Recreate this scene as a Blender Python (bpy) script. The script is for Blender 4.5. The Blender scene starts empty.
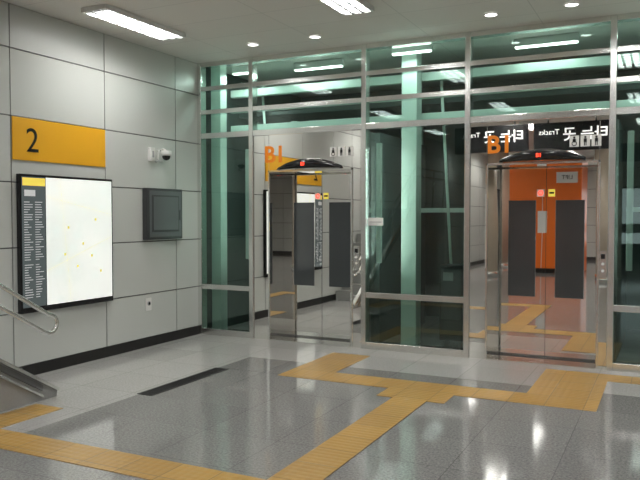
import bpy, bmesh, math, random
from mathutils import Vector, Matrix
sc = bpy.context.scene
try:
    sc.view_settings.view_transform = 'Standard'
except Exception as e:
    print(e)

# ------------------------------------------------------------ materials
def newmat(name):
    m = bpy.data.materials.new(name); m.use_nodes = True
    nt = m.node_tree
    return m, nt, nt.nodes, nt.links, nt.nodes["Principled BSDF"]

def pbr(name, col, rough=.5, metal=0., emit=None, es=0., noise=0., nscale=6., bump=0.):
    m, nt, N, L, b = newmat(name)
    b.inputs["Base Color"].default_value = (*col, 1)
    b.inputs["Roughness"].default_value = rough
    b.inputs["Metallic"].default_value = metal
    if emit:
        b.inputs["Emission Color"].default_value = (*emit, 1)
        b.inputs["Emission Strength"].default_value = es
    geo = N.new("ShaderNodeNewGeometry")
    nz = N.new("ShaderNodeTexNoise"); nz.inputs["Scale"].default_value = nscale
    nz.inputs["Detail"].default_value = 3
    L.new(geo.outputs["Position"], nz.inputs["Vector"])
    if noise > 0:
        mx = N.new("ShaderNodeMix"); mx.data_type = 'RGBA'
        mx.inputs[6].default_value = (*[c*(1-noise) for c in col], 1)
        mx.inputs[7].default_value = (*[min(1, c*(1+noise)) for c in col], 1)
        L.new(nz.outputs["Fac"], mx.inputs[0]); L.new(mx.outputs[2], b.inputs["Base Color"])
    if bump > 0:
        nz.inputs["Detail"].default_value = 0
        bp = N.new("ShaderNodeBump"); bp.inputs["Strength"].default_value = bump
        bp.inputs["Distance"].default_value = .01
        L.new(nz.outputs["Fac"], bp.inputs["Height"]); L.new(bp.outputs["Normal"], b.inputs["Normal"])
    return m

M = {}
M['panel'] = pbr('wall_panel_paint', (.56, .575, .55), .28, noise=.02, nscale=1.5)
M['gap'] = pbr('panel_gap', (.05, .05, .05), .7)
M['skirt'] = pbr('skirting_black', (.012, .012, .012), .35)
M['steel'] = pbr('mirror_steel', (.88, .87, .84), .012, 1., bump=.12, nscale=1.1)
M['steel_s'] = pbr('satin_steel', (.80, .81, .79), .22, 1., noise=.05)
M['steel_d'] = pbr('dark_steel', (.22, .22, .22), .35, 1.)
M['seam'] = pbr('door_seam', (.02, .02, .02), .6)
M['grate'] = pbr('drain_black_iron', (.01, .01, .01), .7)
M['dglass'] = pbr('door_window_tint', (.055, .063, .066), .12)
M['black'] = pbr('black_plastic', (.012, .012, .014), .25)
M['gloss'] = pbr('black_gloss', (.01, .01, .012), .06)
M['grey'] = pbr('grey_plastic', (.35, .36, .37), .4)
M['white'] = pbr('white_plastic', (.75, .75, .73), .35)
M['orange'] = pbr('header_orange', (.80, .40, .012), .4, noise=.03)
M['oran2'] = pbr('orange_panel', (.85, .17, .015), .3, noise=.03)
M['b1'] = pbr('b1_orange', (.85, .24, .01), .4)
M['shaftp'] = pbr('shaft_steel_paint', (.68, .82, .75), .4)
M['shaftd'] = pbr('shaft_dark', (.06, .08, .076), .6, noise=.3, nscale=2)
M['cabinet'] = pbr('cabinet_dark', (.035, .037, .04), .35)
M['cabinet2'] = pbr('cabinet_face', (.09, .095, .10), .28)
M['red'] = pbr('red_led', (.4, .01, .01), .4, emit=(1, .05, .02), es=5)
M['lamp'] = pbr('lamp_tube', (1, 1, 1), .5, emit=(1, .98, .94), es=9)
M['pillar'] = pbr('pillar_beige', (.55, .47, .38), .2, noise=.05)
M['stone'] = pbr('stair_granite', (.33, .33, .32), .35, noise=.25, nscale=160)
M['sgnw'] = pbr('sign_white_text', (.9, .9, .9), .5, emit=(1, 1, 1), es=1.0)
M['sgny'] = pbr('sign_yellow', (.8, .6, .1), .5, emit=(.95, .75, .1), es=.5)
M['advw'] = pbr('advert_bright', (.8, .85, .9), .5, emit=(.85, .95, 1), es=1.1)
M['advb'] = pbr('advert_dark', (.05, .06, .07), .3)
M['txtg'] = pbr('map_text', (.6, .6, .6), .5, emit=(.8, .8, .8), es=.25)
M['mblack'] = pbr('map_index_black', (.03, .035, .035), .2, emit=(.1, .12, .12), es=.7)
M['road'] = pbr('map_road', (.66, .70, .66), .2, emit=(.68, .72, .68), es=.5)
M['roadw'] = pbr('map_main_road', (.85, .80, .55), .2, emit=(.9, .84, .6), es=.6)
M['mapy'] = pbr('map_landmark', (.85, .65, .15), .2, emit=(.9, .7, .2), es=.5)
M['mapb'] = pbr('map_blocks', (.76, .84, .80), .2, emit=(.76, .86, .82), es=.6)

def glassmat():
    m, nt, N, L, b = newmat('green_tinted_glass')
    N.remove(b)
    out = N["Material Output"]
    tr = N.new("ShaderNodeBsdfTransparent"); tr.inputs[0].default_value = (.54, .70, .64, 1)
    gl = N.new("ShaderNodeBsdfGlossy"); gl.inputs["Roughness"].default_value = .0
    gl.inputs["Color"].default_value = (.80, 1, .93, 1)
    lw = N.new("ShaderNodeFresnel"); lw.inputs["IOR"].default_value = 1.6
    mt = N.new("ShaderNodeMath"); mt.operation = 'MULTIPLY_ADD'
    mt.inputs[1].default_value = 1.3; mt.inputs[2].default_value = .04
    L.new(lw.outputs[0], mt.inputs[0])
    mx = N.new("ShaderNodeMixShader")
    L.new(mt.outputs[0], mx.inputs[0]); L.new(tr.outputs[0], mx.inputs[1]); L.new(gl.outputs[0], mx.inputs[2])
    L.new(mx.outputs[0], out.inputs[0])
    return m
M['glass'] = glassmat()

def floormat():
    m, nt, N, L, b = newmat('polished_granite_tiles')
    geo = N.new("ShaderNodeNewGeometry")
    sp = N.new("ShaderNodeSeparateXYZ"); L.new(geo.outputs["Position"], sp.inputs[0])
    br = N.new("ShaderNodeTexBrick"); br.offset = 0.; br.squash = 1.
    br.inputs["Scale"].default_value = 1.
    br.inputs["Brick Width"].default_value = .6; br.inputs["Row Height"].default_value = .6
    br.inputs["Mortar Size"].default_value = .0035; br.inputs["Mortar Smooth"].default_value = .3
    br.inputs["Color1"].default_value = (.88, .88, .88, 1); br.inputs["Color2"].default_value = (1.0, 1.0, 1.0, 1)
    br.inputs["Mortar"].default_value = (.6, .6, .6, 1)
    L.new(geo.outputs["Position"], br.inputs["Vector"])
    def sp_noise(scale, lo, hi, c0, c1):
        nz = N.new("ShaderNodeTexNoise"); nz.inputs["Scale"].default_value = scale
        nz.inputs["Detail"].default_value = 4; nz.inputs["Roughness"].default_value = .75
        L.new(geo.outputs["Position"], nz.inputs["Vector"])
        cr = N.new("ShaderNodeValToRGB")
        cr.color_ramp.elements[0].position = lo; cr.color_ramp.elements[0].color = (*c0, 1)
        cr.color_ramp.elements[1].position = hi; cr.color_ramp.elements[1].color = (*c1, 1)
        L.new(nz.outputs["Fac"], cr.inputs[0]); return cr.outputs[0]
    light = sp_noise(60, .35, .65, (.33, .325, .315), (.50, .495, .48))
    dark = sp_noise(60, .36, .64, (.14, .14, .137), (.315, .312, .30))
    a = N.new("ShaderNodeMath"); a.operation = 'LESS_THAN'; a.inputs[1].default_value = -4.12; L.new(sp.outputs[0], a.inputs[0])
    c = N.new("ShaderNodeMath"); c.operation = 'GREATER_THAN'; c.inputs[1].default_value = 6.6; L.new(sp.outputs[1], c.inputs[0])
    mxm = N.new("ShaderNodeMath"); mxm.operation = 'MAXIMUM'; L.new(a.outputs[0], mxm.inputs[0]); L.new(c.outputs[0], mxm.inputs[1])
    mix = N.new("ShaderNodeMix"); mix.data_type = 'RGBA'
    L.new(mxm.outputs[0], mix.inputs[0]); L.new(dark, mix.inputs[6]); L.new(light, mix.inputs[7])
    mul = N.new("ShaderNodeMix"); mul.data_type = 'RGBA'; mul.blend_type = 'MULTIPLY'; mul.inputs[0].default_value = 1
    L.new(mix.outputs[2], mul.inputs[6]); L.new(br.outputs["Color"], mul.inputs[7])
    L.new(mul.outputs[2], b.inputs["Base Color"])
    b.inputs["Roughness"].default_value = .09
    b.inputs["IOR"].default_value = 1.58
    return m
M['floor'] = floormat()

def tactmat():
    m, nt, N, L, b = newmat('tactile_yellow')
    geo = N.new("ShaderNodeNewGeometry")
    br = N.new("ShaderNodeTexBrick"); br.offset = 0.
    br.inputs["Scale"].default_value = 1.
    br.inputs["Brick Width"].default_value = .3; br.inputs["Row Height"].default_value = .3
    br.inputs["Mortar Size"].default_value = .004
    br.inputs["Color1"].default_value = (.38, .225, .06, 1); br.inputs["Color2"].default_value = (.45, .27, .075, 1)
    br.inputs["Mortar"].default_value = (.2, .13, .05, 1)
    L.new(geo.outputs["Position"], br.inputs["Vector"]); L.new(br.outputs["Color"], b.inputs["Base Color"])
    vo = N.new("ShaderNodeTexVoronoi"); vo.inputs["Scale"].default_value = 18; vo.inputs["Randomness"].default_value = 0
    L.new(geo.outputs["Position"], vo.inputs["Vector"])
    bp = N.new("ShaderNodeBump"); bp.inputs["Strength"].default_value = .6; bp.inputs["Distance"].default_value = .006; bp.invert = True
    L.new(vo.outputs["Distance"], bp.inputs["Height"]); L.new(bp.outputs[0], b.inputs["Normal"])
    b.inputs["Roughness"].default_value = .3
    return m
M['tact'] = tactmat()

def ceilmat():
    m, nt, N, L, b = newmat('ceiling_panels')
    geo = N.new("ShaderNodeNewGeometry")
    br = N.new("ShaderNodeTexBrick"); br.offset = 0.
    br.inputs["Scale"].default_value = 1.
    br.inputs["Brick Width"].default_value = 1.2; br.inputs["Row Height"].default_value = .6
    br.inputs["Mortar Size"].default_value = .003
    br.inputs["Color1"].default_value = (.71, .69, .655, 1); br.inputs["Color2"].default_value = (.73, .71, .675, 1)
    br.inputs["Mortar"].default_value = (.48, .47, .45, 1)
    L.new(geo.outputs["Position"], br.inputs["Vector"]); L.new(br.outputs["Color"], b.inputs["Base Color"])
    b.inputs["Roughness"].default_value = .55
    return m
M['ceil'] = ceilmat()

def mapmat():
    m, nt, N, L, b = newmat('area_map_print')
    geo = N.new("ShaderNodeNewGeometry")
    nz = N.new("ShaderNodeTexNoise"); nz.inputs["Scale"].default_value = 2.; nz.inputs["Detail"].default_value = 0
    L.new(geo.outputs["Position"], nz.inputs["Vector"])
    cr = N.new("ShaderNodeValToRGB"); cr.color_ramp.elements[0].position = .45; cr.color_ramp.elements[0].color = (.86, .90, .86, 1)
    cr.color_ramp.elements[1].position = .55; cr.color_ramp.elements[1].color = (.94, .96, .92, 1)
    L.new(nz.outputs["Fac"], cr.inputs[0])
    L.new(cr.outputs[0], b.inputs["Base Color"]); L.new(cr.outputs[0], b.inputs["Emission Color"])
    b.inputs["Emission Strength"].default_value = .52
    b.inputs["Roughness"].default_value = .15
    return m
M['map'] = mapmat()

# ------------------------------------------------------------ builder
class B:
    def __init__(s, name): s.name = name; s.bm = bmesh.new(); s.mats = []
    def mi(s, k):
        if k not in s.mats: s.mats.append(k)
        return s.mats.index(k)
    def _fin(s, faces, k, smooth=False):
        i = s.mi(k)
        for f in faces: f.material_index = i; f.smooth = smooth
    def box(s, x0, x1, y0, y1, z0, z1, k, bev=0.):
        r = bmesh.ops.create_cube(s.bm, size=1)
        vs = r['verts']
        for v in vs:
            v.co = Vector(((x0+x1)/2+v.co.x*(x1-x0), (y0+y1)/2+v.co.y*(y1-y0), (z0+z1)/2+v.co.z*(z1-z0)))
        fs = set(f for v in vs for f in v.link_faces)
        s._fin(fs, k)
        if bev > 0:
            es = set(e for v in vs for e in v.link_edges)
            bmesh.ops.bevel(s.bm, geom=list(es), offset=bev, segments=2, affect='EDGES', profile=.5)
        return s
    def prism(s, pts, axis, a, b, k):
        def mk(p, c):
            if axis == 'x': return (c, p[0], p[1])
            if axis == 'y': return (p[0], c, p[1])
            return (p[0], p[1], c)
        va = [s.bm.verts.new(mk(p, a)) for p in pts]; vb = [s.bm.verts.new(mk(p, b)) for p in pts]
        fs = [s.bm.faces.new(va), s.bm.faces.new(vb[::-1])]
        n = len(pts)
        for i in range(n):
            fs.append(s.bm.faces.new((va[i], vb[i], vb[(i+1) % n], va[(i+1) % n])))
        bmesh.ops.recalc_face_normals(s.bm, faces=fs)
        s._fin(fs, k); return s
    def tube(s, path, r, k, seg=12, closed=False):
        P = [Vector(p) for p in path]; n = len(P); rings = []
        up = Vector((.13, .21, .97)).normalized(); prev = None
        for i, p in enumerate(P):
            if closed: t = (P[(i+1) % n]-P[i-1]).normalized()
            else: t = (P[min(i+1, n-1)]-P[max(i-1, 0)]).normalized()
            if prev is None: a = t.cross(up).normalized()
            else: a = (prev - t*prev.dot(t)).normalized()
            prev = a; b = t.cross(a)
            rings.append([s.bm.verts.new(p+a*r*math.cos(2*math.pi*j/seg)+b*r*math.sin(2*math.pi*j/seg)) for j in range(seg)])
        fs = []
        m = n if closed else n-1
        for i in range(m):
            A = rings[i]; C = rings[(i+1) % n]
            for j in range(seg):
                fs.append(s.bm.faces.new((A[j], A[(j+1) % seg], C[(j+1) % seg], C[j])))
        s._fin(fs, k, True)
        if not closed:
            e = [s.bm.faces.new(rings[0][::-1]), s.bm.faces.new(rings[-1])]; s._fin(e, k)
        return s
    def cyl(s, p, q, r, k, seg=24): return s.tube([p, q], r, k, seg)
    def dome(s, c, r, k, d=(0, 0, -1)):
        res = bmesh.ops.create_uvsphere(s.bm, u_segments=20, v_segments=12, radius=r)
        for v in res['verts']: v.co += Vector(c)
        s._fin(set(f for v in res['verts'] for f in v.link_faces), k, True); return s
    def quad(s, pts, k):
        f = s.bm.faces.new([s.bm.verts.new(p) for p in pts]); s._fin([f], k); return s
    def done(s):
        me = bpy.data.meshes.new(s.name)
        co = [v.co for v in s.bm.verts]
        mn = Vector([min(c[i] for c in co) for i in range(3)]); mx = Vector([max(c[i] for c in co) for i in range(3)])
        ctr = Vector(((mn.x+mx.x)/2, (mn.y+mx.y)/2, mn.z))
        bmesh.ops.translate(s.bm, verts=s.bm.verts, vec=-ctr)
        s.bm.to_mesh(me); s.bm.free()
        for k in s.mats: me.materials.append(M[k])
        o = bpy.data.objects.new(s.name, me); o.location = ctr
        sc.collection.objects.link(o); return o

def text(parent, name, body, loc, size, k, rot, align='CENTER', ext=.001, bold=0.):
    cu = bpy.data.curves.new(name, 'FONT'); cu.body = body; cu.size = size
    cu.align_x = align; cu.align_y = 'CENTER'; cu.extrude = ext; cu.offset = bold
    cu.materials.append(M[k])
    o = bpy.data.objects.new(name, cu); sc.collection.objects.link(o)
    o.parent = parent; o.location = Vector(loc)-parent.location; o.rotation_euler = rot
    return o
R = math.radians
FACE_PX = (R(90), 0, R(90))
FACE_NY = (R(90), 0, 0)
FACE_PY = (R(90), 0, R(180))

WX = -5.53; GY = 7.63; H = 3.53
# ------------------------------------------------------------ shell
b = B('floor'); b.box(WX-.3, 7.3, -10.3, GY+3.2, -.15, 0, 'floor'); b.done()
b = B('ceiling'); b.box(WX-.3, 7.3, -10.3, GY+3.2, H, H+.15, 'ceil'); b.done()

def panel_wall_x(name, xf, sgn, ya, yb, seams):
    b = B(name)
    b.box(*sorted((xf-sgn*.02, xf-sgn*.2)), ya, yb, 0, H, 'gap')
    zs = [.11, .63, 1.25, 1.87, 2.49, 3.12, H]
    g = .004
    for i in range(len(seams)-1):
        for j in range(len(zs)-1):
            b.box(*sorted((xf, xf-sgn*.022)), seams[i]+g, seams[i+1]-g, zs[j]+g, zs[j+1]-g, 'panel', .002)
    return b.done()
ys = [GY-.012, 7.13]
while ys[-1] > -10: ys.append(ys[-1]-1.23)
ys[-1] = -10.; ys = ys[::-1]
panel_wall_x('wall_left', WX, 1, -10.2, GY, ys)
b = B('baseboard_left'); b.box(WX-.02, WX+.006, -10, GY-.02, 0, .11, 'skirt'); b.done()
xs = [-10+1.23*i for i in range(15)]
panel_wall_x('wall_right', 7.0, -1, -10.2, GY, xs[:14]+[GY])
b = B('wall_back'); b.box(WX-.02, 7.02, -10.2, -10.02, 0, H, 'gap')
zs = [.11, .63, 1.25, 1.87, 2.49, 3.12, H]
x = WX
while x < 6.9:
    for j in range(6): b.box(x+.004, min(x+1.23, 7.0)-.004, -10.03, -10., zs[j]+.004, zs[j+1]-.004, 'panel', .002)
    x += 1.23
b.done()

# ------------------------------------------------------------ lift shaft behind glass
b = B('wall_shaft')
b.box(WX-.1, 7, GY+2.9, GY+3.1, 0, H, 'shaftd')
b.box(WX-.2, WX-.02, GY+.0, GY+2.9, 0, H, 'shaftd')
for a, c in ((-4.74, -3.16), (-2.0, -.49)):
    b.box(a, c, GY+.40, GY+2.2, 0, 2.56, 'shaftd')
b.box(WX, 7, GY+.95, GY+2.88, 2.95, 3.0, 'shaftd')
b.done()
b = B('shaft_frame')
for (cx, cy, w) in [(-5.38, 7.86, .15), (-4.86, 7.86, .06), (-4.95, 9.2, .10), (-2.80, 8.15, .19), (-5.3, 9.6, .15), (-2.1, 9.6, .12), (0.2, 8.3, .16), (-3.3, 9.9, .12), (3, 8.3, .16)]:
    b.box(cx-w/2, cx+w/2, cy-w/2, cy+w/2, 0, 2.94 if cy > 8.5 else H, 'shaftp', .006)
for z in (2.75, 3.24):
    b.box(-5.5, 6.9, 8.32, 8.42, z-.05, z+.05, 'shaftp', .005)
b.box(-5.5, 6.9, 9.6, 9.7, 1.6, 1.66, 'shaftp')
b.tube([(-2.55, 8.5, 3.4), (-2.35, 8.5, .05)], .018, 'shaftp')
b.tube([(-5.1, 8.5, 3.4), (-4.85, 8.5, .05)], .018, 'shaftp')
b.done()
b = B('control_cabinet')
b.box(-2.40, -2.12, 8.0, 8.25, .1, .98, 'cabinet', .01)
b.box(-2.38, -2.14, 7.985, 8.0, .35, .94, 'cabinet2', .004)
b.box(-2.38, -2.34, 8.03, 8.22, 0, .1, 'steel_d'); b.box(-2.18, -2.14, 8.03, 8.22, 0, .1, 'steel_d')
b.box(-2.35, -2.23, 7.975, 7.987, .8, .9, 'grey', .002)
b.cyl((-2.18, 7.985, .64), (-2.18, 7.96, .64), .012, 'steel_s')
b.done()

# ------------------------------------------------------------ glass curtain wall
posts = [WX+.03, -4.715, -3.187, -1.973, -.52, .75, 2.2, 3.45, 4.9, 6.1, 6.96]
lift_bays = {1, 3}
b = B('window_frame')
for p in posts: b.box(p-.03, p+.03, GY-.05, GY+.07, 0, H, 'steel_s', .004)
for i in range(len(posts)-1):
    x0, x1 = posts[i]+.03, posts[i+1]-.03
    for z, h in ((H-.03, .06), (3.19, .055), (2.89, .055), (2.585, .07)):
        b.box(x0, x1, GY-.045, GY+.065, z-h/2, z+h/2, 'steel_s', .003)
    if i not in lift_bays:
        b.box(x0, x1, GY-.045, GY+.065, .60, .665, 'steel_s', .003)
        b.box(x0, x1, GY-.05, GY+.065, 0, .085, 'steel_s', .003)
b.done()
n = 1
for i in range(len(posts)-1):
    x0, x1 = posts[i]+.025, posts[i+1]-.025
    b = B('window_%d' % n); n += 1
    rows = [(3.21, 3.48), (2.91, 3.17), (2.61, 2.87)]
    if i not in lift_bays: rows += [(.66, 2.555), (.08, .605)]
    for z0, z1 in rows:
        b.quad(((x0, GY+.01, z0), (x1, GY+.01, z0), (x1, GY+.01, z1), (x0, GY+.01, z1)), 'glass')
    b.done()

# ------------------------------------------------------------ lifts
def lift(n, xl, xr, o0, o1, lx, ls):
    b = B('elevator_entrance')
    DY = GY+.32; top = 2.10
    b.box(xl+.03, o0, GY-.03, DY+.06, 0, 2.55, 'steel', .004)
    b.box(o1, xr-.03, GY-.03, DY+.06, 0, 2.55, 'steel', .004)
    b.box(o0, o1, GY-.03, DY+.06, top, 2.55, 'steel')
    for x in (o0, o1):
        b.box(x-.012, x+.012, GY-.042, GY-.02, 0, top+.012, 'steel_s', .003)
    b.box(o0-.012, o1+.012, GY-.042, GY-.02, top-.012, top+.012, 'steel_s', .003)
    b.box(o0, o1, GY-.03, DY+.05, 0, .012, 'steel_s')
    for k in range(3): b.box(o0, o1, DY-.09+.03*k, DY-.08+.03*k, .012, .0135, 'seam')
    c = (o0+o1)/2; w = .43; seg = 24
    top_pts = []; bot = []
    for i in range(seg+1):
        u = -1+2*i/seg
        top_pts.append((c+u*w, 2.235-.10*u*u)); bot.append((c+u*w, 2.115+.012*(1-u*u)))
    vsF_t = []; vsF_b = []; vsB_t = []; vsB_b = []
    for i in range(seg+1):
        u = -1+2*i/seg; d = .05+.13*(1-u*u)
        vsF_t.append(b.bm.verts.new((top_pts[i][0], GY-.03-d, top_pts[i][1]-.02)))
        vsF_b.append(b.bm.verts.new((bot[i][0], GY-.03-d*.8, bot[i][1])))
        vsB_t.append(b.bm.verts.new((top_pts[i][0], GY-.03, top_pts[i][1]+.012)))
        vsB_b.append(b.bm.verts.new((bot[i][0], GY-.03, bot[i][1])))
    fg = []; fs2 = []
    for i in range(seg):
        fg.append(b.bm.faces.new((vsF_b[i], vsF_b[i+1], vsF_t[i+1], vsF_t[i])))
        fs2.append(b.bm.faces.new((vsF_t[i], vsF_t[i+1], vsB_t[i+1], vsB_t[i])))
        fg.append(b.bm.faces.new((vsB_b[i], vsB_b[i+1], vsF_b[i+1], vsF_b[i])))
    fg.append(b.bm.faces.new((vsF_b[0], vsF_t[0], vsB_t[0], vsB_b[0])))
    fg.append(b.bm.faces.new((vsF_b[-1], vsB_b[-1], vsB_t[-1], vsF_t[-1])))
    b._fin(fg, 'gloss', True); b._fin(fs2, 'black', True)
    cx = (o1+xr-.03)/2
    b.box(cx-.035, cx+.035, GY-.04, GY-.03, .92, 1.2, 'steel_s', .003)
    b.box(cx-.02, cx+.02, GY-.043, GY-.04, 1.12, 1.17, 'black')
    for z in (1.07, 1.0): b.cyl((cx, GY-.04, z), (cx, GY-.047, z), .014, 'white', 16)
    for k in range(3):
        px = o1-.24+.105*k
        b.box(px-.046, px+.046, GY-.034, GY-.03, 2.25, 2.365, 'white', .001)
        b.cyl((px, GY-.034, 2.345), (px, GY-.036, 2.345), .011, 'black', 12)
        b.box(px-.015, px+.015, GY-.036, GY-.034, 2.295, 2.332, 'black')
        if k == 0:
            b.tube([(px+.022*math.cos(a), GY-.035, 2.285+.022*math.sin(a)) for a in [j*math.pi/8 for j in range(16)]], .004, 'black', 6, True)
        else:
            b.box(px-.012, px-.003, GY-.036, GY-.034, 2.26, 2.295, 'black'); b.box(px+.003, px+.012, GY-.036, GY-.034, 2.26, 2.295, 'black')
    ob = b.done()
    text(ob, 'floor_label', 'B1', (o0+lx, GY-.034, 2.30), ls, 'b1', FACE_NY, ext=.003, bold=.006)
    text(ob, 'led_digit', 'B1', (c, GY-.205, 2.165), .055, 'red', FACE_NY)
    d = B('door_%d' % n)
    m = (o0+o1)/2
    for a, e, wa, we in ((o0, m-.0015, m-.40, m-.11), (m+.0015, o1, m+.10, m+.39)):
        d.box(a, e, DY, DY+.04, .014, top, 'steel')
        d.box(wa, we, DY-.003, DY+.001, .67, 1.72, 'dglass', .001)
        d.tube([(wa, DY-.002, .67), (we, DY-.002, .67), (we, DY-.002, 1.72), (wa, DY-.002, 1.72)], .003, 'steel_d', 6, True)
    d.box(m-.002, m+.002, DY-.001, DY+.001, .014, top, 'seam')
    d.box(m-.10, m-.02, DY-.002, DY, 1.76, 1.84, 'white', .0005)
    d.box(m+.02, m+.09, DY-.002, DY, 1.76, 1.84, 'sgny', .0005)
    d.tube([(m-.06+.022*math.cos(a), DY-.003, 1.8+.022*math.sin(a)) for a in [j*math.pi/8 for j in range(16)]], .004, 'red', 6, True)
    d.box(m+.03, m+.08, DY-.0035, DY-.002, 1.79, 1.81, 'black')
    d.done()
lift(1, -4.715, -3.187, -4.46, -3.34, .08, .28)
lift(2, -1.973, -.52, -1.76, -.64, .13, .26)
b = B('glass_notice_sign'); b.box(-3.15, -2.96, GY-.004, GY+.008, 1.44, 1.53, 'white', .002)
b.box(-3.13, -2.98, GY-.006, GY-.004, 1.475, 1.485, 'grey'); b.box(-3.13, -3.02, GY-.006, GY-.004, 1.455, 1.46, 'grey'); b.done()

# ------------------------------------------------------------ left wall fixtures
b = B('exit_header_sign')
b.box(WX, WX+.012, 4.68, 5.895, 2.08, 2.485, 'orange', .003)
o = b.done(); text(o, 'numeral', '2', (WX+.014, 4.91, 2.265), .33, 'black', FACE_PX)
b = B('map_lightbox')
b.box(WX, WX+.05, 4.72, 5.955, .62, 1.95, 'black', .006)
my0, my1, mz0, mz1 = 5.03, 5.935, .675, 1.925
b.box(WX+.05, WX+.052, my0, my1, mz0, mz1, 'map')
b.box(WX+.05, WX+.052, 4.74, 5.02, .675, 1.925, 'mblack')
random.seed(11)
def clip_seg(p, q):
    (x0, y0), (x1, y1) = p, q; dx, dy = x1-x0, y1-y0; t0, t1 = 0, 1
    for P_, Q_ in ((-dx, x0-my0-.01), (dx, my1-.01-x0), (-dy, y0-mz0-.01), (dy, mz1-.01-y0)):
        if abs(P_) < 1e-9:
            if Q_ < 0: return None
            continue
        t = Q_/P_
        if P_ < 0: t0 = max(t0, t)
        else: t1 = min(t1, t)
    if t0 >= t1: return None
    return (x0+t0*dx, y0+t0*dy), (x0+t1*dx, y0+t1*dy)
lay = 0
def road(p, q, w, k):
    global lay
    s = clip_seg(p, q)
    if not s: return
    lay += 1; X = WX+.0523+lay*.000008
    a, c = s; d = Vector((c[0]-a[0], c[1]-a[1]))
    if d.length < .02: return
    nn = Vector((-d.y, d.x)).normalized()*w/2
    b.quad(((X, a[0]-nn.x, a[1]-nn.y), (X, c[0]-nn.x, c[1]-nn.y), (X, c[0]+nn.x, c[1]+nn.y), (X, a[0]+nn.x, a[1]+nn.y)), k)
def blk(y, z, w, h, k):
    global lay
    lay += 1; X = WX+.0523+lay*.000008
    b.quad(((X, y, z), (X, y+w, z), (X, y+w, z+h), (X, y, z+h)), k)
for i in range(26):
    blk(random.uniform(my0+.02, my1-.14), random.uniform(mz0+.02, mz1-.12), random.uniform(.04, .11), random.uniform(.03, .09), 'mapb')
cyy, czz = 5.5, 1.3
for i in range(-8, 9):
    o_ = i*.11+random.uniform(-.02, .02); an = .28+random.uniform(-.05, .05)
    dx, dz = math.cos(an), math.sin(an)
    a0 = random.uniform(-1.2, -.3); a1 = random.uniform(.3, 1.2)
    road((cyy-dz*o_+dx*a0, czz+dx*o_+dz*a0), (cyy-dz*o_+dx*a1, czz+dx*o_+dz*a1), .006, 'road')
    road((cyy+dx*o_-dz*a0, czz+dz*o_+dx*a0), (cyy+dx*o_-dz*a1, czz+dz*o_+dx*a1), .006, 'road')
road((5.0, 1.0), (6.0, 1.35), .014, 'roadw'); road((5.35, .6), (5.2, 2.0), .014, 'roadw'); road((5.0, 1.75), (6.0, 1.55), .012, 'roadw')
for (y, z) in ((5.30, 1.42), (5.5, 1.25), (5.42, 1.02), (5.68, 1.5), (5.62, 1.12), (5.25, 1.15), (5.75, .95)):
    blk(y, z, .028, .028, 'mapy')
b.box(WX+.052, WX+.0535, 4.75, 5.02, 1.84, 1.915, 'sgny')
b.box(WX+.052, WX+.053, 4.77, 4.90, 1.74, 1.80, 'txtg')
z = 1.68
while z > .75:
    for c in (4.765, 4.895):
        b.box(WX+.052, WX+.053, c, c+random.uniform(.04, .11), z, z+.007, 'txtg')
    z -= .024 if random.random() > .15 else .05
o = b.done()

b = B('fire_equipment_cabinet')
b.box(WX, WX+.07, 6.50, 7.17, 1.27, 1.88, 'cabinet', .008)
b.box(WX+.07, WX+.078, 6.53, 7.14, 1.30, 1.85, 'cabinet2', .004)
b.box(WX+.078, WX+.081, 6.58, 7.09, 1.36, 1.80, 'cabinet', .002)
b.box(WX+.08, WX+.084, 6.60, 7.07, 1.38, 1.78, 'cabinet2', .002)
b.box(WX+.08, WX+.092, 7.095, 7.115, 1.5, 1.62, 'steel_d', .003)
b.done()
b = B('security_camera')
b.box(WX, WX+.05, 6.60, 6.68, 2.20, 2.36, 'white', .008)
b.box(WX+.05, WX+.055, 6.62, 6.66, 2.24, 2.32, 'grey', .002)
b.box(WX, WX+.03, 6.76, 6.86, 2.20, 2.34, 'white', .008)
b.tube([(WX+.02, 6.81, 2.33), (WX+.07, 6.81, 2.35), (WX+.11, 6.81, 2.32)], .016, 'white')
b.cyl((WX+.11, 6.81, 2.33), (WX+.11, 6.81, 2.27), .062, 'white')
b.dome((WX+.11, 6.81, 2.265), .05, 'gloss')
b.tube([(WX+.03, 6.68, 2.22), (WX+.03, 6.72, 2.19), (WX+.03, 6.77, 2.22)], .007, 'grey', 8)
b.done()
b = B('wall_socket')
b.box(WX, WX+.012, 6.54, 6.64, .43, .58, 'white', .004)
b.cyl((WX+.012, 6.59, .515), (WX+.02, 6.59, .515), .026, 'grey'); b.cyl((WX+.02, 6.59, .515), (WX+.021, 6.59, .515), .017, 'black')
b.done()

# ------------------------------------------------------------ staircase with rails
b = B('staircase')
sy = 4.10; tr = .28; ri = .17; NST = 10
for i in range(NST):
    y1 = sy-i*tr
    b.box(WX+.02, -4.74, y1-tr, y1, 0, ri*(i+1), 'stone', .004)
    b.box(WX+.03, -4.75, y1-.05, y1-.01, ri*(i+1), ri*(i+1)+.004, 'steel_d')
yl = sy-NST*tr
b.box(WX+.02, -4.74, yl-2.2, yl, 0, ri*NST, 'stone')
sl = ri/tr
yE = yl
pts = [(4.42, 0), (4.42, .045), (yE, (4.42-yE)*sl+.045), (yE, 0)]
b.prism(pts, 'x', -4.74, -4.715, 'stone')
for off, hgt, x1, k in ((.045, .03, -4.68, 'steel_s'), (-.02, .05, -4.69, 'steel_d'), (-.075, .02, -4.685, 'steel_s')):
    ys0 = 4.42 if off > 0 else 4.25
    q = [(ys0, (4.42-ys0)*sl+off), (ys0, (4.42-ys0)*sl+off+hgt), (yE, (4.42-yE)*sl+off+hgt), (yE, (4.42-yE)*sl+off)]
    b.prism(q, 'x', -4.745, x1, k)
b.done()
b = B('stair_handrail')
xh = -4.70
def rz(y, base): return base+(4.32-y)*sl
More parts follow.
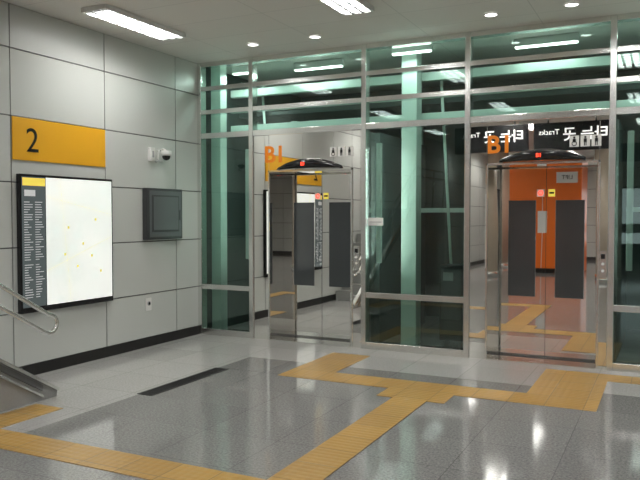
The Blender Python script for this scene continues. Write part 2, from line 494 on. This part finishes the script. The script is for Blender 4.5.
path = [(xh, yl, rz(yl, .72)), (xh, 4.16, rz(4.16, .72)), (xh, 4.30, rz(4.30, .72))]
cc = (4.34, .635)
for a in range(60, -130, -20):
    path.append((xh, cc[0]+.075*math.cos(R(a)), cc[1]+.075*math.sin(R(a))))
path += [(xh, 4.26, rz(4.26, .55)), (xh, 4.06, rz(4.06, .55)), (xh, yl, rz(yl, .55))]
b.tube(path, .019, 'steel_s')
b.tube([(xh, yl-2.1, rz(yl, .72)), (xh, yl, rz(yl, .72))], .019, 'steel_s')
b.tube([(xh, yl-2.1, rz(yl, .55)), (xh, yl, rz(yl, .55))], .019, 'steel_s')
for y in (3.60, 2.7, 1.8):
    b.cyl((xh, y, (4.42-y)*sl+.07), (xh, y, rz(y, .72)), .016, 'steel_s')
for y in (.9, 0, -.8): b.cyl((xh-.06, y, 1.7), (xh-.02, y, rz(yl, .72)), .016, 'steel_s')
b.done()

# ------------------------------------------------------------ floor items
b = B('tactile_paving')
def tp(x0, x1, y0, y1): b.box(x0, x1, y0, y1, 0, .004, 'tact')
tp(-4.35, -2.1, 3.24, 3.54)
tp(-4.66, -4.36, 3.24, 4.15)
tp(-2.1, -1.8, 3.24, 5.65)
tp(-2.25, -1.65, 5.65, 5.95)
tp(-3.4, -.5, 5.95, 6.3)
tp(-3.4, -2.95, 6.3, 7.22)
tp(-1.1, -.5, 6.3, 7.1)
tp(-1.1, 5, 7.1, 7.4)
b.done()
b = B('drain_grating')
b.box(-4.14, -3.98, 4.78, 5.97, 0, .004, 'grate')
y = 4.80
while y < 5.95:
    b.box(-4.12, -4.0, y, y+.008, .004, .007, 'grate'); y += .025
b.done()

# ------------------------------------------------------------ ceiling lights
def area(name, loc, sx, sy_, e, parent, col=(1, .985, .95)):
    l = bpy.data.lights.new(name, 'AREA'); l.shape = 'RECTANGLE'; l.size = sx; l.size_y = sy_; l.energy = e; l.color = col
    o = bpy.data.objects.new(name, l); sc.collection.objects.link(o)
    o.parent = parent; o.location = Vector(loc)-parent.location; return o
for X in (-4.9, -2.7, -.5, 1.7, 3.9, 6.0):
    for Y in (5.7, 2.5, -.7, -3.9, -7.1):
        if X > 2 and Y < -4: continue
        if Y == -3.9 and -3 < X < -2: continue
        b = B('fluorescent_fixture')
        w = .15; l = .6
        zt = H-.002
        for s_ in (-1, 1):
            b.box(X+s_*w-.012, X+s_*w+.012, Y-l, Y+l, H-.045, zt, 'white')
            b.box(X-w, X+w, Y+s_*l-.012, Y+s_*l+.012, H-.045, zt, 'white')
        b.box(X-w, X+w, Y-l, Y+l, H-.008, zt, 'white')
        for k in range(9):
            yy = Y-l+.05+k*(2*l-.10)/8
            b.box(X-w, X+w, yy-.008, yy+.008, H-.043, H-.022, 'grey')
        for s_ in (-.05, .05): b.box(X+s_-.012, X+s_+.012, Y-l, Y+l, H-.045, H-.022, 'grey')
        o = b.done()
        area('lamp_light', (X, Y, H-.018), .25, 1.12, 40, o)
for X in (-4.33, -3.53, -1.6, -.85, 1.1, 1.9):
    b = B('recessed_downlight'); Y = 7.02
    b.tube([(X+.065*math.cos(a), Y+.065*math.sin(a), H-.009) for a in [j*math.pi/12 for j in range(24)]], .008, 'white', 8, True)
    b.cyl((X, Y, H-.001), (X, Y, H-.006), .055, 'lamp', 24)
    o = b.done()
    l = bpy.data.lights.new('spot', 'SPOT'); l.energy = 26; l.spot_size = R(95); l.spot_blend = .6; l.shadow_soft_size = .05; l.color = (1, .95, .86)
    q = bpy.data.objects.new('spot', l); sc.collection.objects.link(q); q.parent = o; q.location = Vector((X, Y, H-.06))-o.location
# added upright fill strips behind the curtain-wall posts, put in to brighten the steelwork
for (x, y, e) in ((-3.05, 7.74, 7), (-4.83, 7.71, 4), (-.36, 7.74, 5)):
    b = B('shaft_fill_strip')
    b.box(x-.03, x+.03, y-.03, y+.02, 1.0, 2.4, 'white', .008)
    b.box(x-.02, x+.02, y+.02, y+.026, 1.03, 2.37, 'lamp')
    o = b.done()
    l = area('lamp_light', (x, y+.04, 1.7), .04, 1.3, e, o, (.9, 1, .95)); l.rotation_euler = (R(90), 0, R(180))
for (xa, xb, yy, zz, e) in ((-2.95, -2.45, 7.85, 3.44, 6), (-5.25, -4.9, 8.0, 3.44, 9), (-.3, .5, 7.85, 3.44, 7), (-4.4, -3.7, 8.15, 3.44, 4), (-1.6, -.9, 8.15, 3.44, 4)):  # extra overhead fill lights, added so the shaft columns show through the glass
    b = B('shaft_top_fill'); b.box(xa, xb, yy-.03, yy+.03, zz, H-.003, 'white', .01); b.box(xa+.02, xb-.02, yy-.025, yy+.025, zz-.015, zz, 'lamp')
    o = b.done(); area('lamp_light', ((xa+xb)/2, yy, zz-.03), xb-xa, .06, e, o, (.9, 1, .96))

# ------------------------------------------------------------ concourse behind (seen in reflections)
b = B('hanging_sign')
b.box(-3.75, -2.35, 1.72, 1.82, 2.74, 3.24, 'black', .01)
b.box(-2.25, -.95, 1.72, 1.82, 2.74, 3.24, 'black', .01)
for x in (-3.5, -2.6, -2.0, -1.2): b.cyl((x, 1.77, 3.22), (x, 1.77, H-.002), .015, 'steel_s')
o = b.done()
text(o, 'sign_text', '타는 곳', (-2.80, 1.825, 3.01), .25, 'sgnw', FACE_PY, bold=.003)
text(o, 'sign_text_en', 'Tracks', (-3.42, 1.825, 3.07), .13, 'sgnw', FACE_PY)
text(o, 'sign_text_b', '타는 곳', (-1.37, 1.825, 3.01), .25, 'sgnw', FACE_PY, bold=.003)
text(o, 'sign_text_en_b', 'Tracks', (-1.98, 1.825, 3.07), .13, 'sgnw', FACE_PY)
b = B('hanging_sign')
b.box(-1.0, 1.6, -1.8, -1.7, 2.75, 3.15, 'black', .01)
for x in (-.6, 1.2): b.cyl((x, -1.75, 3.15), (x, -1.75, H-.002), .015, 'steel_s')
o = b.done(); text(o, 'sign_text', '나가는 곳 Exit', (.3, -1.695, 2.95), .26, 'sgnw', FACE_PY)
b = B('orange_lift_lobby')
Y0 = -4.0
b.box(-4.0, -2.1, Y0-1.5, Y0, 0, 2.95, 'oran2', .01)
b.box(-4.0, -2.1, Y0, Y0+.02, 0, .12, 'skirt')
b.box(-3.5, -2.75, Y0, Y0+.02, .12, 2.15, 'oran2', .004)
b.box(-3.13, -3.115, Y0+.02, Y0+.023, .12, 2.15, 'white')
b.box(-3.25, -3.0, Y0+.02, Y0+.024, 1.1, 1.7, 'white')
b.box(-2.75, -2.2, Y0, Y0+.03, 2.45, 2.75, 'white', .004)
o = b.done(); text(o, 'label', 'LIFT', (-2.47, Y0+.033, 2.6), .16, 'black', FACE_PY)
for (x, y) in [(-1.3, -2.6), (.8, -2.6), (-4.6, -6.0), (3.0, -2.6)]:
    b = B('round_pillar'); b.cyl((x, y, 0), (x, y, H-.002), .30, 'pillar', 40); b.cyl((x, y, 0), (x, y, .12), .315, 'steel_s', 40); b.done()
for i, x in enumerate((-1.7, -.2, 1.3, 2.8)):
    b = B('advert_lightbox')
    b.box(x, x+1.2, -9.995, -9.9, .0, 2.5, 'black', .01)
    b.box(x+.05, x+1.15, -9.9, -9.895, .65, 2.45, 'advw' if i == 0 else 'advb')
    b.box(x+.15, x+.9, -9.895, -9.89, 1.0, 1.3, 'advb' if i % 2 == 0 else 'sgny')
    b.done()

# ------------------------------------------------------------ world & camera
w = bpy.data.worlds.new('world'); sc.world = w; w.use_nodes = True
w.node_tree.nodes['Background'].inputs[0].default_value = (.6, .65, .7, 1)
w.node_tree.nodes['Background'].inputs[1].default_value = .15
cam = bpy.data.cameras.new('camera'); cam.lens = 39.8; cam.sensor_width = 36; cam.clip_start = .05
co = bpy.data.objects.new('camera', cam); sc.collection.objects.link(co)
co.location = (0, 0, 1.55); co.rotation_euler = (R(90-1.94), 0, R(26.3))
sc.camera = co
